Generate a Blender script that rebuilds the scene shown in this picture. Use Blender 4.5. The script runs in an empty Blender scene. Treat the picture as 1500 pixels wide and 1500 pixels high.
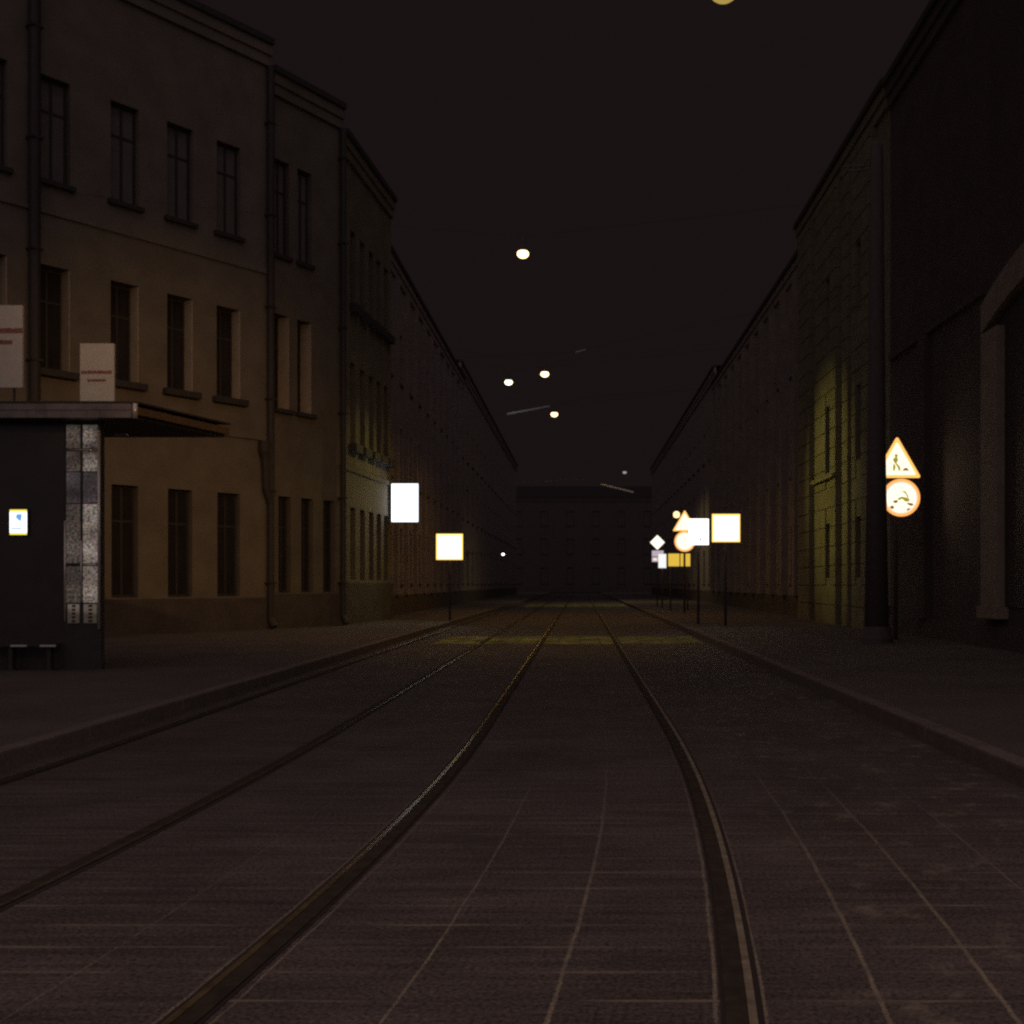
import bpy, bmesh, math, random
from mathutils import Vector, Matrix
random.seed(7)
S = bpy.context.scene
COL = S.collection
PI = math.pi
H_EYE = 1.2

# ------------------------------------------------------------------ materials
def newmat(name):
    m = bpy.data.materials.new(name); m.use_nodes = True
    nt = m.node_tree
    for n in list(nt.nodes): nt.nodes.remove(n)
    out = nt.nodes.new('ShaderNodeOutputMaterial')
    b = nt.nodes.new('ShaderNodeBsdfPrincipled')
    nt.links.new(b.outputs[0], out.inputs[0])
    return m, nt, b

def rgba(c): return (c[0], c[1], c[2], 1)

def noise_mix(nt, c1, c2, scale, detail=6, rough=.6, coord='Object', lo=.35, hi=.65, stretch=None):
    tc = nt.nodes.new('ShaderNodeTexCoord')
    src = tc.outputs[coord]
    if stretch:
        mp = nt.nodes.new('ShaderNodeMapping'); mp.inputs['Scale'].default_value = stretch
        nt.links.new(src, mp.inputs['Vector']); src = mp.outputs[0]
    n = nt.nodes.new('ShaderNodeTexNoise'); n.inputs['Scale'].default_value = scale
    n.inputs['Detail'].default_value = detail; n.inputs['Roughness'].default_value = rough
    nt.links.new(src, n.inputs['Vector'])
    r = nt.nodes.new('ShaderNodeMapRange'); r.inputs[1].default_value = lo; r.inputs[2].default_value = hi
    nt.links.new(n.outputs[0], r.inputs[0])
    mx = nt.nodes.new('ShaderNodeMix'); mx.data_type = 'RGBA'
    mx.inputs['A'].default_value = rgba(c1); mx.inputs['B'].default_value = rgba(c2)
    nt.links.new(r.outputs[0], mx.inputs['Factor'])
    return mx.outputs['Result'], n.outputs[0], src

def bump(nt, b, height, strength=.3, dist=.02):
    bp = nt.nodes.new('ShaderNodeBump'); bp.inputs['Strength'].default_value = strength
    bp.inputs['Distance'].default_value = dist
    nt.links.new(height, bp.inputs['Height']); nt.links.new(bp.outputs[0], b.inputs['Normal'])

def plaster(name, c, var=.75, scale=1.3, rough=.9):
    m, nt, b = newmat(name)
    c2 = tuple(x*var for x in c)
    col, h, src = noise_mix(nt, c, c2, scale)
    # fine grain on top of the broad stains
    n2 = nt.nodes.new('ShaderNodeTexNoise'); n2.inputs['Scale'].default_value = 38; n2.inputs['Detail'].default_value = 4
    nt.links.new(src, n2.inputs['Vector'])
    r = nt.nodes.new('ShaderNodeMapRange'); r.inputs[1].default_value=.3; r.inputs[2].default_value=.7
    r.inputs[3].default_value=.72; r.inputs[4].default_value=1.15
    nt.links.new(n2.outputs[0], r.inputs[0])
    mu = nt.nodes.new('ShaderNodeVectorMath'); mu.operation='SCALE'
    nt.links.new(col, mu.inputs[0]); nt.links.new(r.outputs[0], mu.inputs['Scale'])
    nt.links.new(mu.outputs[0], b.inputs['Base Color'])
    b.inputs['Roughness'].default_value = rough
    b.inputs['Specular IOR Level'].default_value = .25
    bump(nt, b, n2.outputs[0], .25, .01)
    return m

def simple(name, c, rough=.5, metal=0, var=.8, scale=9, spec=.5):
    m, nt, b = newmat(name)
    col, h, _ = noise_mix(nt, c, tuple(x*var for x in c), scale)
    nt.links.new(col, b.inputs['Base Color'])
    b.inputs['Roughness'].default_value = rough; b.inputs['Metallic'].default_value = metal
    b.inputs['Specular IOR Level'].default_value = spec
    bump(nt, b, h, .1, .005)
    return m

def emit(name, c, strength, c2=None, scale=3):
    m, nt, b = newmat(name)
    col, h, _ = noise_mix(nt, c, c2 or c, scale)
    nt.links.new(col, b.inputs['Base Color']); nt.links.new(col, b.inputs['Emission Color'])
    b.inputs['Emission Strength'].default_value = strength
    b.inputs['Roughness'].default_value = .4
    return m

WALL_A = plaster('ochre_plaster', (.25,.205,.16), .75)
WALL_B = plaster('brown_plaster', (.22,.18,.14), .75)
WALL_C = plaster('tan_plaster', (.24,.20,.145), .75)
WALL_D = plaster('sooty_plaster', (.34,.28,.265), .8)  # plain plaster tone of the far houses
WALL_E = plaster('black_soot_plaster', (.125,.10,.10), .9)  # darker plain tone for the house closing the street
WALL_R0 = plaster('grey_plaster', (.115,.092,.088), .8)
WALL_R0T = plaster('pale_stone_trim', (.34,.28,.22), .8, 4)
WALL_R1 = plaster('yellow_plaster', (.25,.22,.145), .75, 2)
WALL_R2 = plaster('dull_plaster', (.32,.265,.24), .75, 2)
PLINTH = plaster('plinth_render', (.13,.105,.098), .75, 2)
ROOF = simple('roof_sheet', (.06,.05,.05), .8)
SHEET = simple('dark_sheet_metal', (.060,.048,.046), .65)
FRAME = simple('weathered_window_paint', (.055,.046,.042), .6)
BLIND = simple('drawn_blind_pane', (.19,.155,.14), .6, 0, .8, 3, .3)  # night dimness put into the glass colour: panes lightened towards the wall
BLIND_DULL = simple('dusty_blind_pane', (.13,.105,.10), .6, 0, .8, 3, .3)  # same lightened glass, a step darker, for the end house
LINING = plaster('pale_jamb_plaster', (.62,.50,.38), .85, 3)  # lamp light on the far reveal, painted as a pale tone
PANE = simple('dark_window_glass', (.036,.029,.031), .25, 0, .7, 2, .5)
ASPHALT_DARK = simple('groove_filler', (.046,.035,.035), .9, spec=.15)
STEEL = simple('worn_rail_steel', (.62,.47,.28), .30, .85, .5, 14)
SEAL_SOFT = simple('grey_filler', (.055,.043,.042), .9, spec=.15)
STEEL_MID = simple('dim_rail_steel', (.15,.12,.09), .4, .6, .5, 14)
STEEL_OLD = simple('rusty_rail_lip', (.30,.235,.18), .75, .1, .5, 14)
STEEL_DULL = simple('dull_rail_steel', (.058,.043,.036), .8, 0, .6, 14, .12)
POLE = simple('dark_pole_paint', (.14,.11,.11), .8, spec=.15)
GALV = simple('galvanised_steel', (.22,.21,.2), .45, .8)
CHROME = simple('polished_metal_trim', (.9,.82,.72), .24, .45, .92)
WIRE = simple('wire_copper', (.05,.042,.042), .7)
INSUL = simple('pale_insulator_rod', (.75,.85,.95), .3)  # glint on the wires, built as a pale rod
FASCIA = simple('brushed_fascia_metal', (.30,.25,.235), .38, .35, .6, 5)
SOFFIT = simple('dark_canopy_soffit', (.07,.06,.06), .6)
WOODBAND = simple('brown_canopy_edge', (.2,.12,.06), .6)
BOARD = simple('white_sign_board', (.72,.68,.62), .5, 0, .88, 12)
BOARD_RED = simple('faded_red_lettering', (.3,.06,.04), .5)
DARKGLASS = simple('tinted_dark_glass', (.062,.045,.044), .3, 0, .8, 3, .4)
PAINT_Y = plaster('worn_yellow_paint', (.44,.45,.15), .12, 1.6)
PAINT_W = plaster('worn_white_paint', (.38,.39,.15), .12, 1.6)
KERB = plaster('kerb_stone', (.19,.15,.14), .8, 5)
SIGNBACK = simple('grey_sign_back', (.16,.16,.16), .5, .6)

LIT_BLUEWHITE = emit('lit_cool_white', (.86,.93,1.0), 2.0)
LIT_WHITE = emit('lit_white', (1,.97,.92), 2.4)
LIT_WARM = emit('lit_warm_white', (1,.95,.78), 2.6)
LIT_YELLOW = emit('lit_yellow_border', (1,.62,.10), 1.6)
LIT_AMBER = emit('lit_amber_rim', (1,.42,.10), 1.0)
LIT_CREAM = emit('lit_cream', (1,.92,.68), 1.3)  # reflective sheeting, not a lamp; returned light put in as emission
LIT_PICTO = emit('lit_faint_pictogram', (.55,.48,.06), .6)
LIT_PICTO2 = emit('lit_brown_pictogram', (.55,.2,.03), .4)
LIT_RED = emit('lit_red_rim', (1,.30,.22), 1.0)
LIT_LILAC = emit('dim_lilac_plate', (.62,.52,.60), .75)
LIT_GREY = emit('dim_plate_line', (.20,.16,.18), .8)
LIT_PLATE = emit('lit_pale_plate', (.9,.92,.92), 1.0)
LIT_GOLD = emit('lit_gold_panel', (.86,.56,.07), .85)  # reflective notice, its shine given as emission
LIT_BLUE = emit('lit_blue_symbol', (.18,.42,.85), .9)
BULB_WARM = emit('sodium_bulb', (1,.66,.30), 4.2)
BULB_GREEN = emit('greenish_bulb', (.92,1,.55), 3.2)
BULB_AMBER = emit('shaded_amber_bulb', (1,.72,.18), .4)  # bulb colour stands for the faint rim of the lamp's halo
BULB_DIM = emit('dim_bulb', (.6,.6,.55), .5)
BULB_WHITE = emit('white_bulb', (1,1,.95), 4)

# glossy collage panels of the pillar; light falling on them added as emission
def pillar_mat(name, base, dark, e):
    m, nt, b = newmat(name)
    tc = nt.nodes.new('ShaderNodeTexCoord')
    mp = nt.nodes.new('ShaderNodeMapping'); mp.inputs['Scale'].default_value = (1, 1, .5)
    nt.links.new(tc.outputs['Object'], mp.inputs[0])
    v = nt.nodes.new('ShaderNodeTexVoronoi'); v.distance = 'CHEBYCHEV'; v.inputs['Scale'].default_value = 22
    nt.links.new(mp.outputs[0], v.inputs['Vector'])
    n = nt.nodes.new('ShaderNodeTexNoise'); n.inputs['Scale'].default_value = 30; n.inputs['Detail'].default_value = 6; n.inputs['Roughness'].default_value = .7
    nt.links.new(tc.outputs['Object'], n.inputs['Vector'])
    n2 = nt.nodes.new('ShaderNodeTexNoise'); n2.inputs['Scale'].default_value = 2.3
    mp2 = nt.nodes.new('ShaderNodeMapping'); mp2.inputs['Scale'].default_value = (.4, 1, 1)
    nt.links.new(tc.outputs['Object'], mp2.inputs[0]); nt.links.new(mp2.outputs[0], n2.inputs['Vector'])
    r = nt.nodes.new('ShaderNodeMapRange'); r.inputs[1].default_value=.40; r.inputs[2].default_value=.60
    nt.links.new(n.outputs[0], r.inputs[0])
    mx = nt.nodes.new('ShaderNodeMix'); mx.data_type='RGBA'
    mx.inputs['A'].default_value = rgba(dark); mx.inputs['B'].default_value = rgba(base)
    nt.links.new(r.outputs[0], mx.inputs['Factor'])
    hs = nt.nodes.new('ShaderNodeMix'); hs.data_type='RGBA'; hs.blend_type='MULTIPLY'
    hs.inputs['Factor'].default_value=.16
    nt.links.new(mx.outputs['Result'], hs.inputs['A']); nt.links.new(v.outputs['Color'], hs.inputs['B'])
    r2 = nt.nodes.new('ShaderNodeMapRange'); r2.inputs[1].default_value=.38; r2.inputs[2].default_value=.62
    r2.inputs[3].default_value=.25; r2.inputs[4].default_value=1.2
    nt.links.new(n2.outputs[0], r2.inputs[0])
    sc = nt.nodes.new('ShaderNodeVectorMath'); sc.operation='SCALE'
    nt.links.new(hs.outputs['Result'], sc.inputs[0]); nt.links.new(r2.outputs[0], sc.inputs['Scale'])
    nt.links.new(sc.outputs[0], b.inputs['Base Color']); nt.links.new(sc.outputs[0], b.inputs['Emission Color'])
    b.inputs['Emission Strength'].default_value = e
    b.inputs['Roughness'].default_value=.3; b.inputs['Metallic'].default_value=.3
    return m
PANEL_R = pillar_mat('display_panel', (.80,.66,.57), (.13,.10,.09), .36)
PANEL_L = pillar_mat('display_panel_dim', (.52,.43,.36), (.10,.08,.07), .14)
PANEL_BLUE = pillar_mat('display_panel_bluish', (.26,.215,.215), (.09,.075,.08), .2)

# road: slab paving of the tram tracks, joints filled with pale sand.  UV = (lateral metres, distance metres)
def joints_socket(nt, u, v, wob, lines, width):
    prev = None
    for u0, w in lines:
        s = nt.nodes.new('ShaderNodeMath'); s.operation='SUBTRACT'; s.inputs[1].default_value=u0
        nt.links.new(u, s.inputs[0])
        a = nt.nodes.new('ShaderNodeMath'); a.operation='ADD'; nt.links.new(s.outputs[0], a.inputs[0]); nt.links.new(wob, a.inputs[1])
        ab = nt.nodes.new('ShaderNodeMath'); ab.operation='ABSOLUTE'; nt.links.new(a.outputs[0], ab.inputs[0])
        mr = nt.nodes.new('ShaderNodeMapRange'); mr.interpolation_type='SMOOTHSTEP'
        mr.inputs[1].default_value=width*w*.5; mr.inputs[2].default_value=width*w; mr.inputs[3].default_value=1; mr.inputs[4].default_value=0
        nt.links.new(ab.outputs[0], mr.inputs[0])
        if prev is None: prev = mr.outputs[0]
        else:
            mm = nt.nodes.new('ShaderNodeMath'); mm.operation='MAXIMUM'
            nt.links.new(prev, mm.inputs[0]); nt.links.new(mr.outputs[0], mm.inputs[1]); prev = mm.outputs[0]
    return prev

def road_mat():
    m, nt, b = newmat('tram_paving')
    uvn = nt.nodes.new('ShaderNodeTexCoord')
    sx = nt.nodes.new('ShaderNodeSeparateXYZ'); nt.links.new(uvn.outputs['UV'], sx.inputs[0])
    U, V = sx.outputs[0], sx.outputs[1]
    def noise(scale, detail=4, rough=.6):
        n = nt.nodes.new('ShaderNodeTexNoise'); n.inputs['Scale'].default_value=scale; n.inputs['Detail'].default_value=detail
        n.inputs['Roughness'].default_value=rough
        nt.links.new(uvn.outputs['UV'], n.inputs['Vector']); return n.outputs[0]
    def mr(s, a, bb, c=0, d=1):
        r = nt.nodes.new('ShaderNodeMapRange'); r.inputs[1].default_value=a; r.inputs[2].default_value=bb
        r.inputs[3].default_value=c; r.inputs[4].default_value=d
        nt.links.new(s, r.inputs[0]); return r.outputs[0]
    def mt(op, a, bb):
        n = nt.nodes.new('ShaderNodeMath'); n.operation=op
        for i, s in enumerate((a, bb)):
            if isinstance(s, (int, float)): n.inputs[i].default_value=s
            else: nt.links.new(s, n.inputs[i])
        return n.outputs[0]
    wob = mt('ADD', mr(noise(2.2, 3), .3, .7, -.004, .004), mr(noise(60, 3, .8), .3, .7, -.004, .004))
    longj = joints_socket(nt, U, V, wob, [(-.25,.8),(.20,1.2),(1.14,1.3),(1.49,1.3),(1.9,.7),(.662,1.0),(.80,1.0),(-.87,.6),(-.715,.6),(-1.3,.3)], .0075)
    # cross joints every 0.24 m
    fr = mt('ABSOLUTE', mt('SUBTRACT', mt('FRACT', mt('DIVIDE', mt('ADD', V, mt('MULTIPLY', wob, .6)), .24), 0), .5), 0)
    cross = mr(fr, .018, .045, 1, 0)
    crossm = mt('MULTIPLY', cross, mr(noise(1.7, 3), .45, .68, 0, .55))
    longm = mt('MULTIPLY', longj, mt('MULTIPLY', mr(noise(5, 5, .7), .30, .60, .25, 1), mr(noise(140, 2, .7), .38, .6, .1, 1)))
    jm = mt('MAXIMUM', longm, crossm)
    # joint tone fades with distance along the street
    jm = mt('MULTIPLY', jm, mr(V, 3.2, 7.5, 1, .10))
    mpn = nt.nodes.new('ShaderNodeMapping'); mpn.inputs['Scale'].default_value = (.7, 11, 1)
    nt.links.new(uvn.outputs['UV'], mpn.inputs[0])
    sn = nt.nodes.new('ShaderNodeTexNoise'); sn.inputs['Scale'].default_value = 1.6; sn.inputs['Detail'].default_value = 6; sn.inputs['Roughness'].default_value = .7
    nt.links.new(mpn.outputs[0], sn.inputs['Vector'])
    streak = mr(sn.outputs[0], .3, .7, .62, 1.4)
    slab = nt.nodes.new('ShaderNodeMix'); slab.data_type='RGBA'
    slab.inputs['A'].default_value=(.058,.044,.0445,1); slab.inputs['B'].default_value=(.105,.080,.080,1)
    nt.links.new(mr(noise(1.1, 7, .65), .3, .7), slab.inputs['Factor'])
    gr = nt.nodes.new('ShaderNodeVectorMath'); gr.operation='SCALE'
    nt.links.new(slab.outputs['Result'], gr.inputs[0]); nt.links.new(mt('MULTIPLY', mr(noise(62, 4, .8), .34, .66, .25, 1.8), streak), gr.inputs['Scale'])
    # dusty spill at the right-hand slabs
    dust = mt('MULTIPLY', mr(noise(4.5, 6, .7), .55, .75, 0, .5), mr(U, .9, 1.2, 0, 1))
    fac = mt('MAXIMUM', jm, dust)
    mx = nt.nodes.new('ShaderNodeMix'); mx.data_type='RGBA'; mx.inputs['B'].default_value=(.40,.32,.25,1)
    nt.links.new(fac, mx.inputs['Factor']); nt.links.new(gr.outputs[0], mx.inputs['A'])
    nt.links.new(mx.outputs['Result'], b.inputs['Base Color'])
    b.inputs['Roughness'].default_value=.82; b.inputs['Specular IOR Level'].default_value=.3
    bump(nt, b, noise(60, 4), .35, .008)
    return m
ROAD = road_mat()
ASPHALT = plaster('asphalt_ground', (.075,.06,.057), .7, .8)
PAVE = plaster('footway_asphalt', (.135,.107,.100), .75, .9)

# ------------------------------------------------------------------ mesh helpers
class MB:
    def __init__(s, mat=None): s.bm = bmesh.new(); s.M = Matrix.Identity(4); s.uv = None
    def v(s, p): return s.bm.verts.new(s.M @ Vector(p))
    def face(s, pts):
        try: return s.bm.faces.new([s.v(p) for p in pts])
        except ValueError: return None
    def box(s, x0,x1,y0,y1,z0,z1):
        c = [s.v(p) for p in ((x0,y0,z0),(x1,y0,z0),(x1,y1,z0),(x0,y1,z0),(x0,y0,z1),(x1,y0,z1),(x1,y1,z1),(x0,y1,z1))]
        for f in ((0,3,2,1),(4,5,6,7),(0,1,5,4),(1,2,6,5),(2,3,7,6),(3,0,4,7)): s.bm.faces.new([c[i] for i in f])
        return s
    def prism(s, pts, axis, a, b):
        """extrude 2-D polygon; axis 'y': pts are (x,z)  axis 'z': pts are (x,y)"""
        f = (lambda p, t: (p[0], t, p[1])) if axis == 'y' else (lambda p, t: (p[0], p[1], t))
        A = [s.v(f(p,a)) for p in pts]; B = [s.v(f(p,b)) for p in pts]
        n = len(pts)
        s.bm.faces.new(A); s.bm.faces.new(list(reversed(B)))
        for i in range(n): s.bm.faces.new((A[i], B[i], B[(i+1)%n], A[(i+1)%n]))
        return s
    def lathe(s, c, prof, n=20, sx=1, sy=1):
        rings = []
        for r, z in prof:
            rings.append([s.v((c[0]+sx*r*math.cos(2*PI*i/n), c[1]+sy*r*math.sin(2*PI*i/n), c[2]+z)) for i in range(n)])
        for a, b in zip(rings, rings[1:]):
            for i in range(n): s.bm.faces.new((a[i], a[(i+1)%n], b[(i+1)%n], b[i]))
        s.bm.faces.new(list(reversed(rings[0]))); s.bm.faces.new(rings[-1])
        return s
    def tube(s, pts, r, n=8):
        pts = [Vector(p) for p in pts]; rings = []
        for i, p in enumerate(pts):
            t = (pts[min(i+1,len(pts)-1)] - pts[max(i-1,0)]).normalized()
            up = Vector((0,0,1)) if abs(t.z) < .9 else Vector((1,0,0))
            a = t.cross(up).normalized(); b = t.cross(a)
            rr = r[i] if isinstance(r, (list,tuple)) else r
            rings.append([s.v(p + a*rr*math.cos(2*PI*k/n) + b*rr*math.sin(2*PI*k/n)) for k in range(n)])
        for a, b in zip(rings, rings[1:]):
            for k in range(n): s.bm.faces.new((a[k], a[(k+1)%n], b[(k+1)%n], b[k]))
        s.bm.faces.new(list(reversed(rings[0]))); s.bm.faces.new(rings[-1])
        return s
    def mesh(s, name, mat, smooth=False, bevel=0):
        if bevel:
            bmesh.ops.bevel(s.bm, geom=list(s.bm.edges), offset=bevel, segments=2, affect='EDGES', clamp_overlap=True)
        bmesh.ops.recalc_face_normals(s.bm, faces=s.bm.faces)
        me = bpy.data.meshes.new(name); s.bm.to_mesh(me); s.bm.free()
        me.materials.append(mat)
        if smooth:
            for p in me.polygons: p.use_smooth = True
        return me
    def build(s, name, mat, parent=None, smooth=False, bevel=0):
        o = bpy.data.objects.new(name, s.mesh(name, mat, smooth, bevel)); COL.objects.link(o)
        if parent: o.parent = parent
        return o

def thing(name, label, cat, loc=(0,0,0), rz=0, group=None):
    o = bpy.data.objects.new(name, None); COL.objects.link(o)
    o.location = loc; o.rotation_euler = (0,0,rz); o.empty_display_size=.2
    o['label'] = label; o['category'] = cat
    if group: o['group'] = group
    return o
def tag(o, label, cat, group=None):
    o['label'] = label; o['category'] = cat
    if group: o['group'] = group
    return o
def struct(o): o['kind'] = 'structure'; return o

def P(px, py, d):           # photo pixel + distance -> metres in the street frame
    return Vector(((px-850)/1650*d, d, H_EYE + (855-py)/1650*d))

# ------------------------------------------------------------------ ground
g = MB(); g.face(((-220,-60,-.02),(220,-60,-.02),(220,420,-.02),(-220,420,-.02)))
struct(g.build('ground', ASPHALT))

def shift(d):               # tracks swing left close to the viewer
    return -.3*(max(0, (10-d)/7))**2.5
ds = [0.8+.2*i for i in range(50)] + [11+1.0*i for i in range(60)] + [72+8*i for i in range(12)]
us = [-3.7,-3,-2,-1,-.5,0,.5,1,1.5,2,2.6]
rb = MB(); uvl = rb.bm.loops.layers.uv.new('UVMap')
rows = []
for d in ds:
    row = []
    for u in us:
        x = u if u in (-3.7, 2.6) else u + shift(d)
        row.append((rb.v((x, d, 0)), u if u not in (-3.7,2.6) else u - shift(d), d))
    rows.append(row)
for a, b in zip(rows, rows[1:]):
    for i in range(len(us)-1):
        q = (a[i], a[i+1], b[i+1], b[i])
        f = rb.bm.faces.new([t[0] for t in q])
        for l, t in zip(f.loops, q): l[uvl].uv = (t[1], t[2])
struct(rb.build('road', ROAD))

SW = .11
sl = MB(); sl.box(-40,-3.86, .5,150, -.01,SW); struct(sl.build('pavement', PAVE))
sr = MB(); sr.box(2.76,30, .5,150, -.01,SW); struct(sr.build('pavement', PAVE))
for x0, x1 in ((-3.858,-3.7),(2.6,2.758)):
    k = MB(); y = .5
    while y < 150:
        k.box(x0,x1, y,y+1.98, -.01,SW+.012 + random.uniform(-.003,.003)); y += 2.0
    struct(k.build('kerb', KERB, bevel=.008))

def strip(mb, u0, u1, z0, z1):
    pr = None
    for d in ds:
        s = shift(d)
        cur = [mb.v((u0+s,d,z0)), mb.v((u0+s,d,z1)), mb.v((u1+s,d,z1)), mb.v((u1+s,d,z0))]
        if pr:
            for i in range(3): mb.bm.faces.new((pr[i], pr[i+1], cur[i+1], cur[i]))
        pr = cur
def rail(u, mirror, label, lip=None, seal=None):
    t = thing('tram_rail', label, 'rail', (0,0,0), 0, 'tram rails in the road')
    m = -1 if mirror else 1
    def st(name, a, b, z, mat):
        mb = MB(); lo, hi = sorted((u+m*a, u+m*b)); strip(mb, lo, hi, .0, z); mb.build(name, mat, t)
    st('sealant', -.058, .062, .004, seal or ASPHALT_DARK)
    st('rail_head', -.046, .016, .010, STEEL_DULL)
    st('rail_lip', .018, .042, .012, lip or STEEL_OLD)
    return t
rail(.735, False, 'right rail of the track that runs straight at the viewer')
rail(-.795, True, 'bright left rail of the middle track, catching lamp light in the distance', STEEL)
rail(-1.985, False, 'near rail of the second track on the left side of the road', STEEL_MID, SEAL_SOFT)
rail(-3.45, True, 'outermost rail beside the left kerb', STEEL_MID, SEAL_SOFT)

# pedestrian crossings: worn bars of paint, yellow and white by turns
for y0, y1, seg in ((22.4, 25.6, 'near'), (58.5, 64.5, 'far')):
    by, bw = MB(), MB()
    x = -2.95; i = 0
    while x < 2.4:
        w = .42
        segs = [(x, min(x+w-.02, 2.55))]
        (by if i % 2 == 0 else bw).box(segs[0][0], segs[0][1], y0, y1, .001, .004)
        x += w; i += 1
    struct(by.build('crossing_marking', PAINT_Y)); struct(bw.build('crossing_marking', PAINT_W))

# ------------------------------------------------------------------ facades
class Facade:
    """u runs along the wall, v points out to the street, z up."""
    def __init__(s, name, label, cat, p0, p1, height, mat, plinth_h=.85, depth=7, plinth_mat=PLINTH):
        p0, p1 = Vector((p0[0],p0[1],0)), Vector((p1[0],p1[1],0))
        s.L = (p1-p0).length; e = (p1-p0).normalized(); s.ang = math.atan2(e.y, e.x)
        s.root = thing(name, label, cat, (p0.x,p0.y,0), s.ang)
        s.H = height; s.mat = mat; s.open = []; s.depth = depth; s.ph = plinth_h; s.pm = plinth_mat
        s.p0, s.e = p0, e
        s.n = Vector((e.y, -e.x, 0))
    # local: x=u, y=-v (v outward) because n is to the right of e
    def box(s, mb, u0,u1,v0,v1,z0,z1): mb.box(u0,u1,-v1,-v0,z0,z1)
    def u_at(s, px):        # u where the sight line of photo column px meets this wall
        r = (px-850)/1650
        k = (r*s.p0.y - s.p0.x)/(s.e.x - r*s.e.y)
        return k
    def finish(s, reveal=.28, roof=True):
        us = sorted({0, s.L, *[x for o in s.open for x in (o[0],o[1])]})
        zs = sorted({s.ph, s.H, *[x for o in s.open for x in (o[2],o[3])]})
        mb = MB()
        for a, b in zip(us, us[1:]):
            for c, d in zip(zs, zs[1:]):
                if d <= s.ph: continue
                um, zm = (a+b)/2, (c+d)/2
                if any(o[0]<um<o[1] and o[2]<zm<o[3] for o in s.open): continue
                mb.face(((a,0,c),(b,0,c),(b,0,d),(a,0,d)))
        for a,b,c,d in s.open:
            R = reveal
            mb.face(((a,0,c),(a,R,c),(a,R,d),(a,0,d))); mb.face(((b,0,c),(b,0,d),(b,R,d),(b,R,c)))
            mb.face(((a,0,d),(a,R,d),(b,R,d),(b,0,d))); mb.face(((a,0,c),(b,0,c),(b,R,c),(a,R,c)))
        D = s.depth
        mb.face(((0,0,s.ph),(0,D,s.ph),(0,D,s.H),(0,0,s.H))); mb.face(((s.L,0,s.ph),(s.L,0,s.H),(s.L,D,s.H),(s.L,D,s.ph)))
        mb.face(((0,D,s.ph),(s.L,D,s.ph),(s.L,D,s.H),(0,D,s.H)))
        mb.face(((0,.5,s.ph),(s.L,.5,s.ph),(s.L,.5,s.H),(0,.5,s.H)))
        bmesh.ops.remove_doubles(mb.bm, verts=mb.bm.verts, dist=.0005)
        mb.build('wall', s.mat, s.root)
        p = MB(); s.box(p, 0,s.L, -D+.1,.06, SW-.02,s.ph); p.build('plinth', s.pm, s.root, bevel=.01)
        if roof:
            c = MB(); s.box(c, -.0,s.L, -.3,.13, s.H-.35,s.H-.1); s.box(c, 0,s.L, -.3,.08, s.H-.6,s.H-.353)
            c.build('cornice', s.mat, s.root)
            r = MB(); r.prism([(.0,s.H-.098),(s.L,s.H-.098),(s.L,s.H+.05),(0,s.H+.05)], 'y', -.2, D+.1)
            r.prism([(0,s.H+.05),(s.L,s.H+.05),(s.L,s.H+1.6),(0,s.H+1.6)], 'y', D*.45, D*.55)
            r.build('roof', ROOF, s.root)
    def window_proto(s, w, h, sill, bars=(.5,), cross=(.68,), sillmat=None, rec=.13, pane=None, lining=0):
        f = MB(); b = .055
        y0, y1 = rec, rec+.06
        f.box(-w/2,-w/2+b,y0,y1,0,h); f.box(w/2-b,w/2,y0,y1,0,h)
        f.box(-w/2+b,w/2-b,y0,y1,0,b); f.box(-w/2+b,w/2-b,y0,y1,h-b,h)
        for q in bars: f.box(-w/2+w*q-.025,-w/2+w*q+.025,y0+.004,y1-.004,b,h-b)
        for q in cross:
            xs = [-w/2+b] + [x for t in bars for x in (-w/2+w*t-.025,-w/2+w*t+.025)] + [w/2-b]
            for a, c in zip(xs[::2], xs[1::2]): f.box(a,c,y0+.008,y1-.008,h*q-.025,h*q+.025)
        fm = f.mesh('window', FRAME)
        p = MB(); p.box(-w/2+.02,w/2-.02,rec+.025,rec+.035,.02,h-.02); pm = p.mesh('pane', pane or PANE)
        sm = None
        if sill:
            q = MB(); q.prism([(-.18,-.03),(.13,.0),(.13,.05),(-.18,.015)], 'z', 0, .01) if False else None
            q.box(-w/2-sill[1],w/2+sill[1],-sill[0],rec-.01,-sill[2],-.004)
            sm = q.mesh('sill', sillmat or SHEET)
        lm = None
        if lining:      # pale strip on the far jamb, lamp light put into its colour
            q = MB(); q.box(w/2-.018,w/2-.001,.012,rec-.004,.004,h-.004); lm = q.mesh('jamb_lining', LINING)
        return fm, pm, sm, lm
    def put(s, proto, u, z, w, h):
        s.open.append((u-w/2, u+w/2, z, z+h))
        o = bpy.data.objects.new('window', proto[0]); COL.objects.link(o); o.parent = s.root; o.location = (u,0,z)
        c = bpy.data.objects.new('pane', proto[1]); COL.objects.link(c); c.parent = o
        if proto[2]:
            c = bpy.data.objects.new('sill', proto[2]); COL.objects.link(c); c.parent = o
        if len(proto) > 3 and proto[3]:
            c = bpy.data.objects.new('jamb_lining', proto[3]); COL.objects.link(c); c.parent = o
        return o
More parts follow.
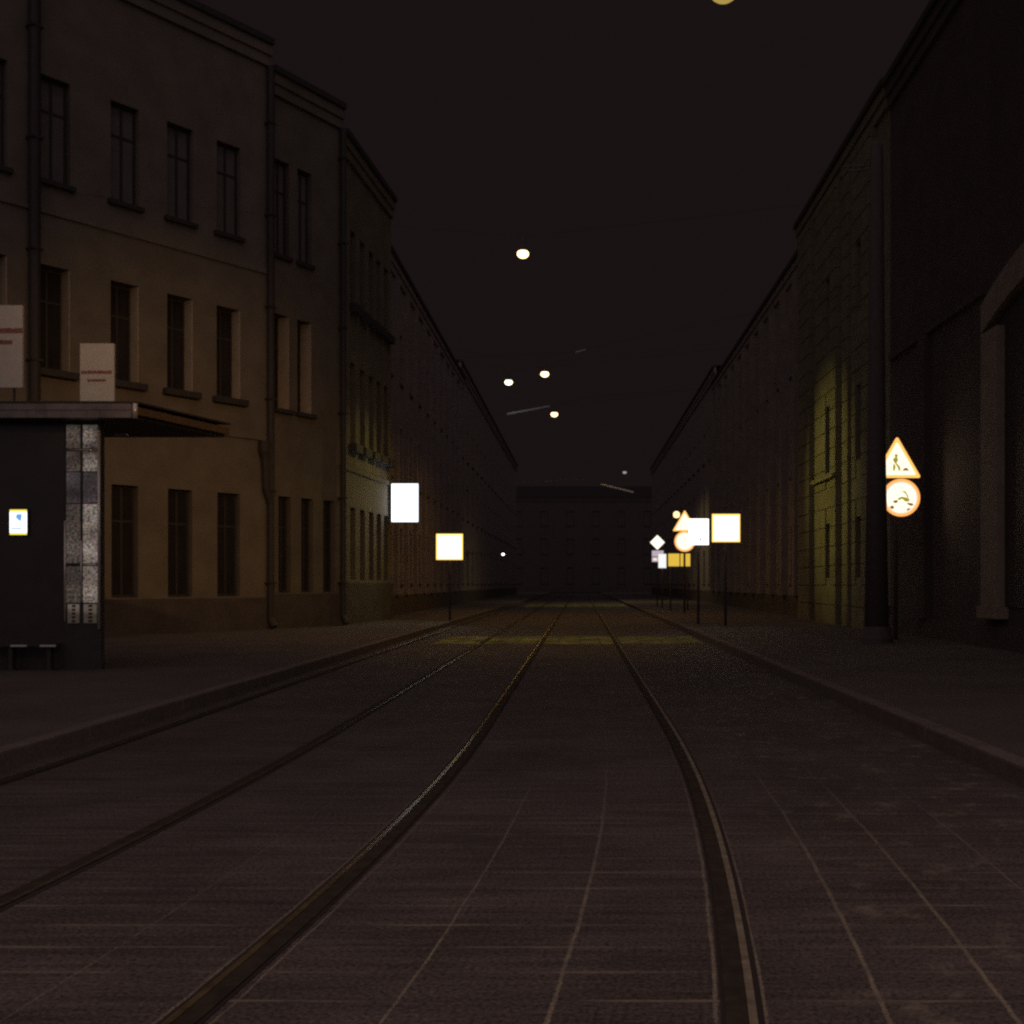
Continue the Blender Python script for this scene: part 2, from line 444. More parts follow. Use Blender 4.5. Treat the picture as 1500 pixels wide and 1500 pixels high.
    def pipe(s, u, r=.06, top=None, hopper=None, v=.12):
        t = MB(); t.tube([(u,-v,SW+.25),(u,-v,top or s.H-.62)], r, 12)
        t.tube([(u,-v,SW+.26),(u,-v-.12,SW+.06)], r, 12)
        z = 1.2
        while z < (top or s.H)-1: t.box(u-r-.015,u+r+.015,-v-r-.01,0.0,z,z+.04); z += 2.2
        if hopper:
            t.tube([(u-hopper[1],-v,hopper[0]-.9),(u-hopper[1]-.02,-v,hopper[0]-.2),(u-hopper[1]-.05,-v,hopper[0]),(u-hopper[1]-.05,-v,hopper[0]+.25)], [r,.1,.14,.14], 12)
            t.tube([(u-hopper[1],-v,hopper[0]-.88),(u,-v,hopper[0]-1.25)], r, 12)
        return t.build('downpipe', SHEET, s.root, smooth=False)

# left, first: canted ochre house
dA = Vector((1.56, 2.16, 0))
A0 = Vector((-9.7,24,0)) - dA*3.2; A1 = Vector((-9.7,24,0)) + dA*1.43
A = Facade('town_house', 'ochre plaster house behind the tram shelter, with rows of tall windows', 'building', A0, A1, 14.2, WALL_A, .87)
w1 = A.window_proto(.62, 2.4, None)
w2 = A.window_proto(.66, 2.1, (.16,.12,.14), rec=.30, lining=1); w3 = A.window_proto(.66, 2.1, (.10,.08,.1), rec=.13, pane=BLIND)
cols = [A.u_at(x) for x in (80,183,264,335)]
st = cols[3]-cols[2]
cols = [cols[0]-3*st, cols[0]-2*st, cols[0]-st] + cols
for u in cols:
    if u < .4: continue
    A.put(w1, u, .9, .62, 2.4); A.put(w2, u, 5.5, .66, 2.1); A.put(w3, u, 9.3, .66, 2.1)
lb = MB(); A.box(lb, 0, A.L, 0, .05, 4.62, 4.74); A.box(lb,0,A.L,0,.045,8.62,8.74); lb.build('string_course', WALL_A, A.root)
A.pipe(A.L-.06, .085, hopper=(4.35,.14))
A.pipe(A.u_at(46), .11)
A.finish(.42)

# left, second
B0 = A1; B1 = Vector((-6.22,29.3,0))
B = Facade('town_house', 'narrow brown house between two downpipes, left side of the street', 'building', B0, B1, 13.6, WALL_B, .95)
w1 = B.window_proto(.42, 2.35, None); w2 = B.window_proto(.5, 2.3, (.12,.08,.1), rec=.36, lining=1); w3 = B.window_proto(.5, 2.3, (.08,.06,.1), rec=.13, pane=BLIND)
for x in (417,450,482):
    u = B.u_at(x)
    if u > B.L-.3: u = B.L-.34
    B.put(w1, u, .98, .42, 2.35)
for x in (413,446):
    u = B.u_at(x); B.put(w2, u, 5.45, .5, 2.3); B.put(w3, u, 9.2, .5, 2.3)
B.pipe(B.L-.05, .075)
B.finish(.42)

# left, third: closely spaced windows
C1 = Vector((-5.81,34.6,0))
Cc = Facade('town_house', 'tan house with five narrow windows close together, beside a white lightbox', 'building', B1, C1, 13, WALL_C, 1.22)
w1 = Cc.window_proto(.5, 1.95, None, bars=(.5,)); w2 = Cc.window_proto(.5, 2.2, (.2,.1,.22))
for x in (517,531,544,555,565.5):
    u = Cc.u_at(x); Cc.put(w1, u, 1.3, .5, 1.95); Cc.put(w2, u, 4.95, .5, 2.2); Cc.put(w2, u, 8.7, .5, 2.0)
pw = MB(); Cc.box(pw, 0, Cc.L, 0, .05, 4.2, 4.32); pw.build('string_course', WALL_C, Cc.root)
Cc.finish(.3)

def plain_house(name, label, p0, p1, H, mat, step, w=.9, zs=((1.2,2.0),(4.9,1.9),(8.4,1.8)), ph=.8, pil=None):
    f = Facade(name, label, 'building', p0, p1, H, mat, ph)
    protos = {}
    u = step*.6
    while u < f.L - w*.7:
        for z, h in zs:
            if z+h > H-.9: continue
            if h not in protos: protos[h] = f.window_proto(w, h, (.06,.05,.08), rec=.10, pane=BLIND_DULL if mat is WALL_E else BLIND)
            f.put(protos[h], u, z, w, h)
        u += step
    if pil:
        q = MB(); u = 0
        while u <= f.L-.5:
            f.box(q, u, u+.45, 0, pil, ph+.003, H-.62); u += step
        q.build('pilaster', mat, f.root)
    f.finish(.25)
    return f
plain_house('town_house', 'sooty dark house set back beyond the white lightbox, left side', (-6.5,34.7), (-6.5,62), 12.5, WALL_D, 2.3, pil=.14)
plain_house('town_house', 'last dark house at the far left of the street', (-6.7,62.05), (-6.7,118), 13.5, WALL_D, 3.1)

# right side (u runs from far to near)
R0 = Facade('town_house', 'dark grey house at the right edge with a pale framed portal', 'building', (7.0,25.4), (7.0,4), 12.5, WALL_R0, .5, plinth_mat=WALL_R0)
fr = MB()
ju = lambda d: 25.4-d
def jb(d0,d1,z0,z1,v=.16): R0.box(fr, ju(d1), ju(d0), 0, v, z0, z1)
jb(18.5,19.25,.82,5.45); jb(18.42,19.33,.62,.818,.2)
jb(13.4,14.15,.82,5.45); jb(13.32,14.23,.62,.818,.2)
# flat segmental arch joining the jambs
N = 18; cen = (19.25+13.4)/2; half = (19.25-13.4)/2
for i in range(N):
    a0, a1 = -1+2*i/N, -1+2*(i+1)/N
    def zz(a, base, rise): return base + rise*(1-a*a)
    d0, d1 = cen+half*a0, cen+half*a1
    pts = [(ju(d0), zz(a0,5.05+.4,.55) if False else zz(a0,5.453,.55)-0), (ju(d1), zz(a1,5.453,.55)), (ju(d1), zz(a1,5.95,.6)), (ju(d0), zz(a0,5.95,.6))]
    fr.prism(pts, 'y', -.16, -.001)
fr.build('portal_frame', WALL_R0T, R0.root)
dr = MB(); R0.box(dr, ju(18.5), ju(14.15), 0, .03, .82, 5.45); dr.build('portal_door', SHEET, R0.root)
pl = MB(); R0.box(pl, ju(23.0), ju(22.55), 0, .12, .5, 6.2); R0.box(pl, ju(25.3), ju(19.4), 0, .08, 6.2, 6.35); pl.build('pilaster', WALL_R0, R0.root)
R0.finish(.25)

R1 = Facade('town_house', 'yellow plaster house on the right with banded piers and slit windows, lit greenish', 'building', (7.0,36), (7.0,25.45), 12.6, WALL_R1, .7)
r1 = lambda d: 36-d
def pier(d0, d1, v, lam):
    q = MB(); z = .11; hh = .53
    while z < 12:
        # leave the window slots open
        spans = [(d0,d1)]
        for wd0, wd1, wz0, wz1 in lam:
            if z < wz1 and z+hh > wz0: spans = [(d0,wd0),(wd1,d1)]
        for a, b in spans:
            if b-a > .05: R1.box(q, r1(b), r1(a), .0, v, z, min(z+hh-.035, 12))
        z += hh
    # core behind the courses
    spans = [(d0,d1)]
    if lam: spans = [(d0,lam[0][0]),(lam[0][1],d1)]
    for a, b in spans: R1.box(q, r1(b)+.012, r1(a)-.012, -.01, v-.03, .1, 12)
    if lam:
        zs = sorted(lam, key=lambda t: t[2]); zc = .1
        for l in zs:
            R1.box(q, r1(l[1])-.012, r1(l[0])+.012, -.01, v-.03, zc, l[2]); zc = l[3]
        R1.box(q, r1(lam[0][1])-.012, r1(lam[0][0])+.012, -.01, v-.03, zc, 12)
    q.build('banded_pier', WALL_R1, R1.root)
slots = [(1.35,2.85),(4.25,6.1),(7.9,9.6)]
def lam(d): return [(d-.28,d+.28,z0,z1) for z0,z1 in slots]
pier(33.5,35.2,.2,[]); pier(30.05,32.7,.2,lam(31.0)); pier(28.85,29.45,.16,[]); pier(26.6,28.25,.2,lam(27.6))
for d in (31.0,27.6):
    for z0,z1 in slots:
        h = z1-z0; pr = R1.window_proto(.56, h, (-.0,.0,.06), bars=(), cross=(.5,))
        R1.put((pr[0],pr[1],None), r1(d), z0, .56, h)
lg = MB(); R1.box(lg, r1(32.8), r1(29.98), .2, .3, 4.05, 4.17); lg.build('ledge', WALL_R1, R1.root)
R1.finish(.28)
plain_house('town_house', 'dull brown house with pilasters behind the lit crossing sign on the right', (7.35,62), (7.35,36.05), 12.2, WALL_R2, 2.4, .8, pil=.22)
plain_house('town_house', 'last dark house at the far right of the street', (7.5,118), (7.5,62.05), 13.2, WALL_D, 3.0)
plain_house('town_house', 'dark house closing the far end of the street', (-16,140), (16,140), 12, WALL_E, 3.2)

# ------------------------------------------------------------------ tram shelter, left
SH = thing('tram_shelter', 'tram shelter with a flat metal canopy on a pale panelled pillar, left pavement', 'shelter', (-6.325,14.3,SW))
def loc(x, y, z): return (x+6.325, y-14.3, z-SW)
def sbox(mb, x0,x1,y0,y1,z0,z1):
    a = loc(x0,y0,z0); b = loc(x1,y1,z1); mb.box(a[0],b[0],a[1],b[1],a[2],b[2])
def sprism(mb, pts, z0, z1): mb.prism([(p[0]+6.325,p[1]-14.3) for p in pts], 'z', z0-SW, z1-SW)
ZB, ZT = 3.265, 3.44
m = MB(); sprism(m, [(-10.2,14.06),(-5.56,14.06),(-5.02,15.9),(-10.2,15.9)], ZB, ZT-.05); m.build('canopy', SOFFIT, SH)
m = MB(); sbox(m,-10.2,-5.58,14.0,14.058,ZB-.0,ZB+.075); sbox(m,-10.2,-5.58,14.012,14.058,ZB+.078,ZB+.095); sbox(m,-10.2,-5.58,14.0,14.058,ZB+.098,ZT)
m.build('fascia', FASCIA, SH)
m = MB(); m.tube([loc(-5.545,14.03,ZB-.004),loc(-5.545,14.03,ZT+.006)], .032, 20); m.build('corner_trim', CHROME, SH, smooth=True)
m = MB(); sprism(m, [(-5.548,14.07),(-5.50,14.06),(-4.96,15.92),(-5.01,15.92)], ZB+.04, ZT-.04); m.build('side_band', WOODBAND, SH)
m = MB(); sprism(m, [(-10.2,14.0),(-5.53,14.0),(-4.95,15.95),(-10.2,15.95)], ZT+.008, ZT+.03); m.build('roof_sheet', SHEET, SH)
for (x, y) in ((-6.85,14.5),(-6.32,15.5)):
    d = MB(); d.lathe(loc(x,y,ZB-.025), [(.05,0),(.09,.004),(.095,.026)], 20); d.build('downlight', simple('pale_downlight', (.6,.55,.55), .3), SH)
# pillar
x0, x1 = -6.56, -6.09; yf = 14.3
m = MB(); sbox(m, x0, x1, yf+.02, yf+.12, SW, ZB-.002); m.build('pillar', SHEET, SH)
zb = .62
mid = -6.335
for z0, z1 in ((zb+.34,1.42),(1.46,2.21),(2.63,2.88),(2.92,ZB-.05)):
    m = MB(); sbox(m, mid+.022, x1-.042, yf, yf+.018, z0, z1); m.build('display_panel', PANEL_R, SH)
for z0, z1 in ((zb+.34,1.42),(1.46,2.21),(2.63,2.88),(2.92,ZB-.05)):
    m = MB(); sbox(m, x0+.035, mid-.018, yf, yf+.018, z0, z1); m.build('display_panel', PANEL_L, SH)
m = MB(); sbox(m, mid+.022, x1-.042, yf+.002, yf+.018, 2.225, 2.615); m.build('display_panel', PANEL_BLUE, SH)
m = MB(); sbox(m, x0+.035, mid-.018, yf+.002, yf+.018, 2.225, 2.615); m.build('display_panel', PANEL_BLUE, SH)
m = MB(); m.tube([loc(x1-.022,yf+.004,zb),loc(x1-.022,yf+.004,ZB-.05)], .019, 16); m.build('edge_trim', CHROME, SH, smooth=True)
m = MB(); m.tube([loc(x0+.016,yf+.004,zb+.1),loc(x0+.016,yf+.004,2.0)], .012, 16); m.build('edge_trim', CHROME, SH, smooth=True)
m = MB(); m.tube([loc(mid-.004,yf+.006,zb+.35),loc(mid-.004,yf+.006,1.75)], .009, 16); m.build('edge_trim', CHROME, SH, smooth=True)
m = MB(); m.tube([loc(mid+.022,yf+.006,1.44),loc(x1-.05,yf+.006,1.44)], .012, 12); m.build('cross_bar', CHROME, SH, smooth=True)
m = MB(); m.tube([loc(x0+.04,yf+.006,2.9),loc(x1-.05,yf+.006,2.9)], .008, 12); m.build('cross_bar', CHROME, SH, smooth=True)
VENT = simple('vent_frame', (.68,.56,.46), .5)
VENT_E = pillar_mat('vent_plate', (.8,.66,.52), (.6,.48,.38), .16)  # unlit vent plates, brightened by a faint emission
for a, b in ((x0+.05, mid-.03),(mid+.03, x1-.055)):
    m = MB(); w = (b-a); zz0, zz1 = zb+.08, zb+.32
    sbox(m, a, a+w*.34, yf, yf+.018, zz0, zz1); sbox(m, b-w*.30, b, yf, yf+.018, zz0, zz1)
    n = 5
    for i in range(n+1):
        z = zz0 + (zz1-zz0)*i/n
        sbox(m, a+w*.34, b-w*.30, yf+.002, yf+.018, max(zz0,z-.009), min(zz1,z+.009))
    m.build('vent_grille', VENT_E, SH)
# dark glazed wall to the left, its frame and the bench in front
m = MB(); sbox(m, -10.1, x0-.01, yf+.04, yf+.06, .5, ZB-.05); m.build('glass_wall', DARKGLASS, SH)
m = MB()
for x in (-10.14,-8.9,-7.75): sbox(m, x, x+.05, yf+.03, yf+.07, SW, ZB-.002)
for a, b in ((-10.09,-8.9),(-8.85,-7.75),(-7.70,x0)):
    sbox(m, a, b, yf+.03, yf+.07, .44, .5); sbox(m, a, b, yf+.03, yf+.07, ZB-.05, ZB-.002)
m.build('wall_frame', SHEET, SH)
m = MB(); sbox(m, -10.1, x0-.01, yf+.035, yf+.065, SW, .438); m.build('kick_plate', SHEET, SH)
for x in (-9.9,-5.6):
    m = MB(); m.tube([loc(x,15.75,SW),loc(x,15.75,ZB)], .035, 12); 
    if x < -8: m.build('rear_post', SHEET, SH)
    else: m.bm.free()
BN = thing('bench', 'low dark bench with bright metal brackets under the shelter canopy', 'bench', (-7.2,14.12,SW))
m = MB(); m.box(-1.2,.62,-.02,.17,.30,.335); m.build('seat', SHEET, BN, bevel=.006)
for x in (-.98,.12-.1,.5):
    m = MB(); m.box(x,x+.05,.02,.12,0,.297); m.box(x-.05,x+.1,-.01,.16,0,.012); m.build('leg', SHEET, BN)
for px in (27,70):
    x = (px-850)/1650*14.08+7.2
    m = MB(); m.box(x-.1,x+.1,-.045,-.022,.302,.325); m.build('edge_bracket', CHROME, BN)

# small lit poster in the shelter
PO = thing('lit_poster', 'small lit poster with a blue patch and yellow edges on the shelter glass', 'poster', P(27,784,14.3))
m = MB(); m.box(-.115,.115,0,.038,0,.33); m.build('case', SHEET, PO)
m = MB(); m.box(-.108,.108,-.006,-.001,.035,.295); m.build('sheet', LIT_BLUEWHITE, PO)
m = MB(); m.box(-.108,.108,-.006,-.001,.005,.034); m.box(-.108,.108,-.006,-.001,.296,.325); m.build('yellow_edge', emit('lit_lemon', (1,.85,.12), 1.0), PO)
m = MB(); m.prism([(-.02,.27),(.05,.27),(.045,.21),(.03,.17),(.005,.19),(-.03,.22)], 'y', -.011, -.007); m.build('blue_patch', LIT_BLUE, PO)
m = MB(); m.box(-.09,.05,-.011,-.007,.075,.095); m.build('text_line', emit('lit_grey_line', (.45,.5,.75), .8), PO)

# boards on the canopy
def board(px0,px1,py0,py1,d,label,rows):
    a, b = P(px0,py1,d), P(px1,py0,d)
    t = thing('sign_board', label, 'sign', (a.x,d,a.z))
    w, h = b.x-a.x, b.z-a.z
    m = MB(); m.box(0,w,0,.04,0,h); m.build('panel', BOARD, t, bevel=.004)
    for r0,r1,ry,rh in rows:     # rows of lettering too small to read
        m = MB()
        x = (r0-px0)/1650*d; xe = (r1-px0)/1650*d; z = (py1-ry)/1650*d; hh = rh/1650*d
        while x < xe:
            cw = random.uniform(.012,.02)
            m.box(x,min(x+cw,xe),-.003,-.0005,z-hh/2,z+hh/2*random.uniform(.6,1)); x += cw+.005
        m.build('lettering', BOARD_RED, t)
    m = MB()
    for x in (w*.2,w*.8): m.tube([(x,.06,-(a.z-(ZT+.03))),(x,.06,h*.7)], .015, 8)
    m.build('support', SHEET, t)
board(117,167,503,588,14.25,'small white board with faint red lettering standing on the canopy',[(119,164,545,5),(128,155,557,4)])
board(-45,33,447,568,14.25,'larger white board with red lettering above the canopy, cut by the left edge',[(-30,33,484,8),(-20,18,501,7)])

# ------------------------------------------------------------------ signs
def post(parent, x, y, z0, z1, r=.035, mat=POLE):
    m = MB(); m.tube([(x,y,z0),(x,y,z1)], r, 12); return m.build('post', mat, parent, smooth=True)

def box_sign(px0,px1,py0,py1,d,label,face,border,bw=.05,dot=None):
    a, b = P(px0,py1,d), P(px1,py0,d); cx = (a.x+b.x)/2; w, h = b.x-a.x, b.z-a.z
    t = thing('crossing_sign', label, 'sign', (cx,d,SW))
    z = a.z-SW
    post(t, 0, .1, 0, z+h*.9)
    m = MB(); m.box(-w/2+.01,w/2-.01,.005,.065,z+.01,z+h-.01); m.build('case', SIGNBACK, t)
    m = MB(); m.box(-w/2+bw,w/2-bw,-.012,.004,z+bw,z+h-bw); m.build('face', face, t)
    m = MB()
    m.box(-w/2,-w/2+bw-.001,-.012,.004,z,z+h); m.box(w/2-bw+.001,w/2,-.012,.004,z,z+h)
    m.box(-w/2+bw,w/2-bw,-.012,.004,z,z+bw-.001); m.box(-w/2+bw,w/2-bw,-.012,.004,z+h-bw+.001,z+h)
    m.build('border', border, t)
    if dot:
        q = P(dot[0],dot[1],d); m = MB(); x, zc = q.x-cx, q.z-SW; r = .03
        m.prism([(x-r,zc-r),(x+r,zc-r),(x+r,zc+r),(x-r,zc+r)],'y',-.017,-.013); m.build('mark', emit('lit_mark',dot[2],dot[3]), t)
    return t
box_sign(639,678,782,820,33.0,'square white sign with a yellow border, alone beside the left kerb',LIT_WARM,LIT_YELLOW,.045,(659,810,(.8,.85,.75),.9))
box_sign(1043,1084,753,794,29.0,'largest square white sign with a yellow border, right pavement',LIT_WARM,LIT_YELLOW,.045)
ws = box_sign(1009,1038,760,798,30.5,'blank white square sign just left of the largest square sign',LIT_BLUEWHITE,LIT_WHITE,.03,(1026,790,(.2,.4,.6),.8))
ws.name = 'white_sign'

# lightbox on the corner of the third house
a, b = P(573,765,34.2), P(613,708,34.2)
LB = thing('lightbox_sign', 'tall glowing blue white lightbox fixed to the corner of the left house', 'sign', ((a.x+b.x)/2,34.2,a.z))
w, h = b.x-a.x, b.z-a.z
m = MB(); m.box(-w/2,w/2,.012,.2,0,h); m.build('case', SIGNBACK, LB, bevel=.01)
m = MB(); m.box(-w/2+.01,w/2-.01,-.004,.01,.012,h-.012); m.build('face', LIT_BLUEWHITE, LB)
m = MB(); 
for z in (.2,h-.2): m.box(-w/2-.12,-w/2-.001,.09,.13,z-.02,z+.02)
m.build('bracket', SHEET, LB)

def tri(c, side, r=.0, n=5):
    """equilateral triangle (x,z), corner rounding r, centroid at c"""
    R = side/math.sqrt(3); pts = []
    for k in range(3):
        ang = PI/2 + k*2*PI/3
        vx, vz = c[0]+R*math.cos(ang), c[1]+R*math.sin(ang)
        cx, cz = vx-2*r*math.cos(ang), vz-2*r*math.sin(ang)
        for i in range(n+1):
            b = ang - PI/3 + (2*PI/3)*i/n
            pts.append((cx+r*math.cos(b), cz+r*math.sin(b)))
    return pts
def circ(c, r, n=40): return [(c[0]+r*math.cos(2*PI*i/n), c[1]+r*math.sin(2*PI*i/n)) for i in range(n)]
def ringmesh(m, outer, inner, y0, y1):
    n = len(outer)
    V = [[m.v((p[0],y,p[1])) for p in poly] for poly, y in ((outer,y0),(inner,y0),(outer,y1),(inner,y1))]
    for i in range(n):
        j = (i+1)%n
        m.bm.faces.new((V[0][i],V[0][j],V[1][j],V[1][i])); m.bm.faces.new((V[2][i],V[3][i],V[3][j],V[2][j]))
        m.bm.faces.new((V[0][i],V[2][i],V[2][j],V[0][j])); m.bm.faces.new((V[1][i],V[1][j],V[3][j],V[3][i]))

def warning_pair(label, apex, tri_base, circ_c, circ_r, d, postx, detail=True):  # unpowered reflective plates, their shine built as glow
    A_ = P(*apex, d); zb_ = P(0,tri_base,d).z; cc = P(*circ_c, d)
    t = thing('road_sign', label, 'sign', (A_.x,d,SW))
    ht = A_.z-zb_ + .03; side = ht*2/math.sqrt(3)
    c = (0, zb_+ht/3-SW)
    post(t, postx, .09, 0, A_.z-SW, .04, POLE)
    tp = bpy.data.objects.new('triangle_plate', MB().prism(tri(c,side,.03),'y',.002,.03).mesh('triangle_plate', SIGNBACK)); COL.objects.link(tp); tp.parent = t
    m = MB(); ringmesh(m, tri(c,side,.03), tri(c,side*.80,.02), -.008, .0015); o = m.build('rim', LIT_AMBERW, tp)
    m = MB(); m.prism(tri(c,side*.795,.02),'y',-.007,.0015); m.build('field', LIT_CREAM, tp)
    if detail:
        m = MB(); s = side
        def blob(pts): m.prism([(c[0]+x*s,c[1]+z*s) for x,z in pts],'y',-.011,-.0075)
        # bending worker, shovel and heap
        blob(circ((-.02,.17),.035,14)); blob([(-.06,.13),(.0,.14),(.02,.08),(-.02,.0),(-.07,.04),(-.09,.09)])
        blob([(-.05,.02),(.0,.01),(.06,-.06),(.07,-.14),(.03,-.14),(.01,-.07)]); blob([(-.09,-.14),(-.05,-.14),(-.03,-.06),(-.06,.01),(-.08,.0)])
        m.build('pictogram', LIT_PICTO, tp)
        m = MB(); m.prism([(c[0]+x*s,c[1]+z*s) for x,z in [(.10,-.14),(.25,-.14),(.22,-.10),(.18,-.075),(.14,-.10)]],'y',-.011,-.0075); m.build('pictogram_heap', LIT_PICTO2, tp)
    cx, cz = cc.x-A_.x, cc.z-SW
    cp = bpy.data.objects.new('round_plate', MB().prism(circ((cx,cz),circ_r),'y',.002,.03).mesh('round_plate', SIGNBACK)); COL.objects.link(cp); cp.parent = t
    m = MB(); ringmesh(m, circ((cx,cz),circ_r), circ((cx,cz),circ_r*.86), -.008, .0015); m.build('rim', LIT_AMBERR, cp)
    m = MB(); ringmesh(m, circ((cx,cz),circ_r*.86-.002), circ((cx,cz),circ_r*.78), -.008, .0015); m.build('inner_rim', LIT_PINK, cp)
    m = MB(); m.prism(circ((cx,cz),circ_r*.775),'y',-.007,.0015); m.build('field', LIT_CREAM, cp)
    if detail:
        R = circ_r
        m = MB()
        def bl(pts): m.prism([(cx+x*R,cz+z*R) for x,z in pts],'y',-.011,-.0075)
        bl([(.0,.36),(.22,.34),(.34,.16),(.40,-.02),(.32,0),(.25,.18),(.15,.26)])
        bl([(-.22,-.06),(.02,.06),(.3,.0),(.45,-.08),(.42,-.2),(.22,-.22),(.05,-.06),(-.12,-.14)])
        m.build('pictogram', LIT_PICTO, cp)
        m = MB()
        bl([(-.42,-.16),(-.2,-.12),(-.18,-.24),(-.3,-.3),(-.42,-.26)]); bl([(-.62,-.5),(-.48,-.4),(-.36,-.5),(-.42,-.6),(-.54,-.58)])
        bl([(.3,-.26),(.6,-.3),(.66,-.4),(.5,-.44),(.34,-.36)]); bl([(.28,-.6),(.5,-.52),(.44,-.64),(.3,-.7)])
        m.build('pictogram_shadow', LIT_PICTO2, cp)  # brown patches of the printed pictogram
    return t
LIT_AMBERW = emit('lit_triangle_rim', (1,.50,.12), 1.3)
LIT_AMBERR = emit('lit_round_rim', (1,.40,.10), 1.3)
LIT_PINK = emit('lit_pinkish_ring', (1,.80,.66), 1.0)
warning_pair('large glowing warning triangle over a red rimmed disc, partly behind a dark pole',
             (1314,641), 700, (1320,729), .365, 21.8, .0)
far_pair = warning_pair('distant pair of glowing signs, triangle over disc, with a small amber lamp on top',
             (1003,748), 778, (1003,793), .385, 42.0, .0, False)
q = P(991,754,42.0)
m = MB(); m.lathe((q.x-far_pair.location.x, 0, q.z-SW-.12), [(.02,0),(.1,.03),(.125,.11),(.11,.2),(.03,.25)], 18)
m.build('beacon', emit('lit_amber_beacon', (1,.62,.30), 2.0), far_pair, smooth=True)
m = MB(); m.tube([(0,.09,q.z-SW-.13),(q.x-far_pair.location.x,.02,q.z-SW-.13),(q.x-far_pair.location.x,0,q.z-SW-.1)], .02, 8); m.build('beacon_arm', POLE, far_pair)

# priority diamond and reflective plates, their returned light given as emission
q = P(963,794.5,55)
DI = thing('priority_sign', 'small pale diamond sign above grey plates, far right pavement', 'sign', (q.x,55,SW))
z = q.z-SW; post(DI, 0, .08, 0, z+.3)
r = .36
m = MB(); m.prism([(0,z-r),(r,z),(0,z+r),(-r,z)],'y',-.01,.03); m.build('diamond', LIT_CREAM2 if False else emit('lit_ivory', (1,.97,.82), 1.3), DI)
a, b = P(955,815,55), P(972,806.5,55)
m = MB(); m.box(a.x-q.x,b.x-q.x,-.01,.03,a.z-SW,b.z-SW); m.build('plate', LIT_LILAC, DI)
a, b = P(955,823,55), P(972,816,55)
m = MB(); m.box(a.x-q.x,b.x-q.x,-.01,.03,a.z-SW,b.z-SW); m.build('plate', LIT_LILAC, DI)
m = MB(); a, b = P(957,821,55), P(962,818,55); m.box(a.x-q.x,b.x-q.x,-.015,-.0105,a.z-SW,b.z-SW); m.build('plate_mark', LIT_PINK, DI)
a, b = P(964.5,832,50), P(976,811.5,50)
WP = thing('white_plate', 'small upright white plate between the diamond sign and the yellow panels', 'sign', ((a.x+b.x)/2,50,SW))
w = b.x-a.x; post(WP, 0, .07, 0, b.z-SW-.05)
m = MB(); m.box(-w/2,w/2,-.01,.03,a.z-SW,b.z-SW); m.build('plate', LIT_PLATE, WP)
a, b = P(979,829.5,46), P(1011,811,46)
YP = thing('yellow_panel', 'wide yellow notice in three panels with dark gaps, far right pavement', 'sign', ((a.x+b.x)/2,46,SW))
cx = (a.x+b.x)/2
for e0, e1 in ((979,995.2),(996.8,1001),(1002.8,1011)):
    p0, p1 = P(e0,829.5,46), P(e1,811,46)
    m = MB(); m.box(p0.x-cx,p1.x-cx,-.012,.012,p0.z-SW,p1.z-SW); m.build('panel', LIT_GOLD, YP)
m = MB(); m.box(a.x-cx,b.x-cx,.013,.04,a.z-SW+.02,b.z-SW-.02); m.build('backing', SHEET, YP)
for x in (-.35,.35): post(YP, x, .07, 0, b.z-SW-.05, .03)

# ------------------------------------------------------------------ tram pole
q = P(1284,700,20.9)
TP = thing('tram_pole', 'thick dark tapered pole on the right pavement in front of the glowing triangle', 'pole', (q.x,20.9,SW))
m = MB(); m.lathe((0,0,0), [(.225,0),(.165,3.8),(.12,9.2),(.04,9.3)], 24); m.build('shaft', POLE, TP, smooth=True)
m = MB(); m.lathe((0,0,0), [(.30,0),(.30,.08),(.24,.3)], 24); m.build('base', POLE, TP)
for z, l in ((8.72,.75),(8.80,.95)):
    m = MB(); m.tube([(-.1,0,z+.06),(-l*.7,-.02,z+.01)], .014, 8); m.build('bracket_rod', GALV, TP)

# ------------------------------------------------------------------ lamps over the street
def span(pts, label, rod=None):
    t = thing('span_wire', label, 'wire', pts[0])
    o = Vector(pts[0])
    m = MB(); m.tube([Vector(p)-o for p in pts], .0035, 6); m.build('wire', WIRE, t)
    if rod:
        m = MB(); m.tube([Vector(rod[0])-o, Vector(rod[1])-o], [.02,.03] if len(rod) < 3 else rod[2], 10); m.build('insulator_rod', INSUL, t)  # wire glint modelled as a thicker pale piece
    return t
def hang_lamp(px, py, d, label, bulb, power, color, r=.15, wall_l=-6.6, wall_r=7.2, blend=.7, size=166, flat=.72, tilt=0, aim=None):
    c = P(px,py,d)
    t = thing('street_lamp', label, 'lamp', c, 0, 'lamps hung over the street')
    m = MB(); m.lathe((0,0,r*flat*.62), [(r*.8,0),(r*.78,.05),(r*.5,.12),(.05,.17),(.03,.36-r*flat*.62)], 24); m.build('housing', POLE, t, smooth=True)
    m = MB(); prof = []
    for i in range(11):
        a = -PI/2 + PI*i/10; prof.append((max(.004,r*math.cos(a)), r*flat*math.sin(a)))
    m.lathe((0,0,0), prof, 24); m.build('bulb', bulb, t, smooth=True)
    top = c.z+.36
    span([(wall_l,d,top+.9),((wall_l+c.x)/2,d,top+.4),(c.x,d,top),((wall_r+c.x)/2,d,top+.45),(wall_r,d,top+1.0)], 'thin wire that carries the '+label.replace('street lamp','lamp'))
    L = bpy.data.lights.new('lamp_light','SPOT'); L.energy = power; L.color = color; L.spot_size = math.radians(size); L.spot_blend = blend; L.shadow_soft_size = .12
    lo = bpy.data.objects.new('lamp_light', L); COL.objects.link(lo); lo.location = (0,0,-r*flat-.02); lo.rotation_euler = (Vector(aim)-c).to_track_quat('-Z','Y').to_euler() if aim else (0,-math.radians(tilt),0); lo.parent = t
    return t
SOD = (1,.565,.10)
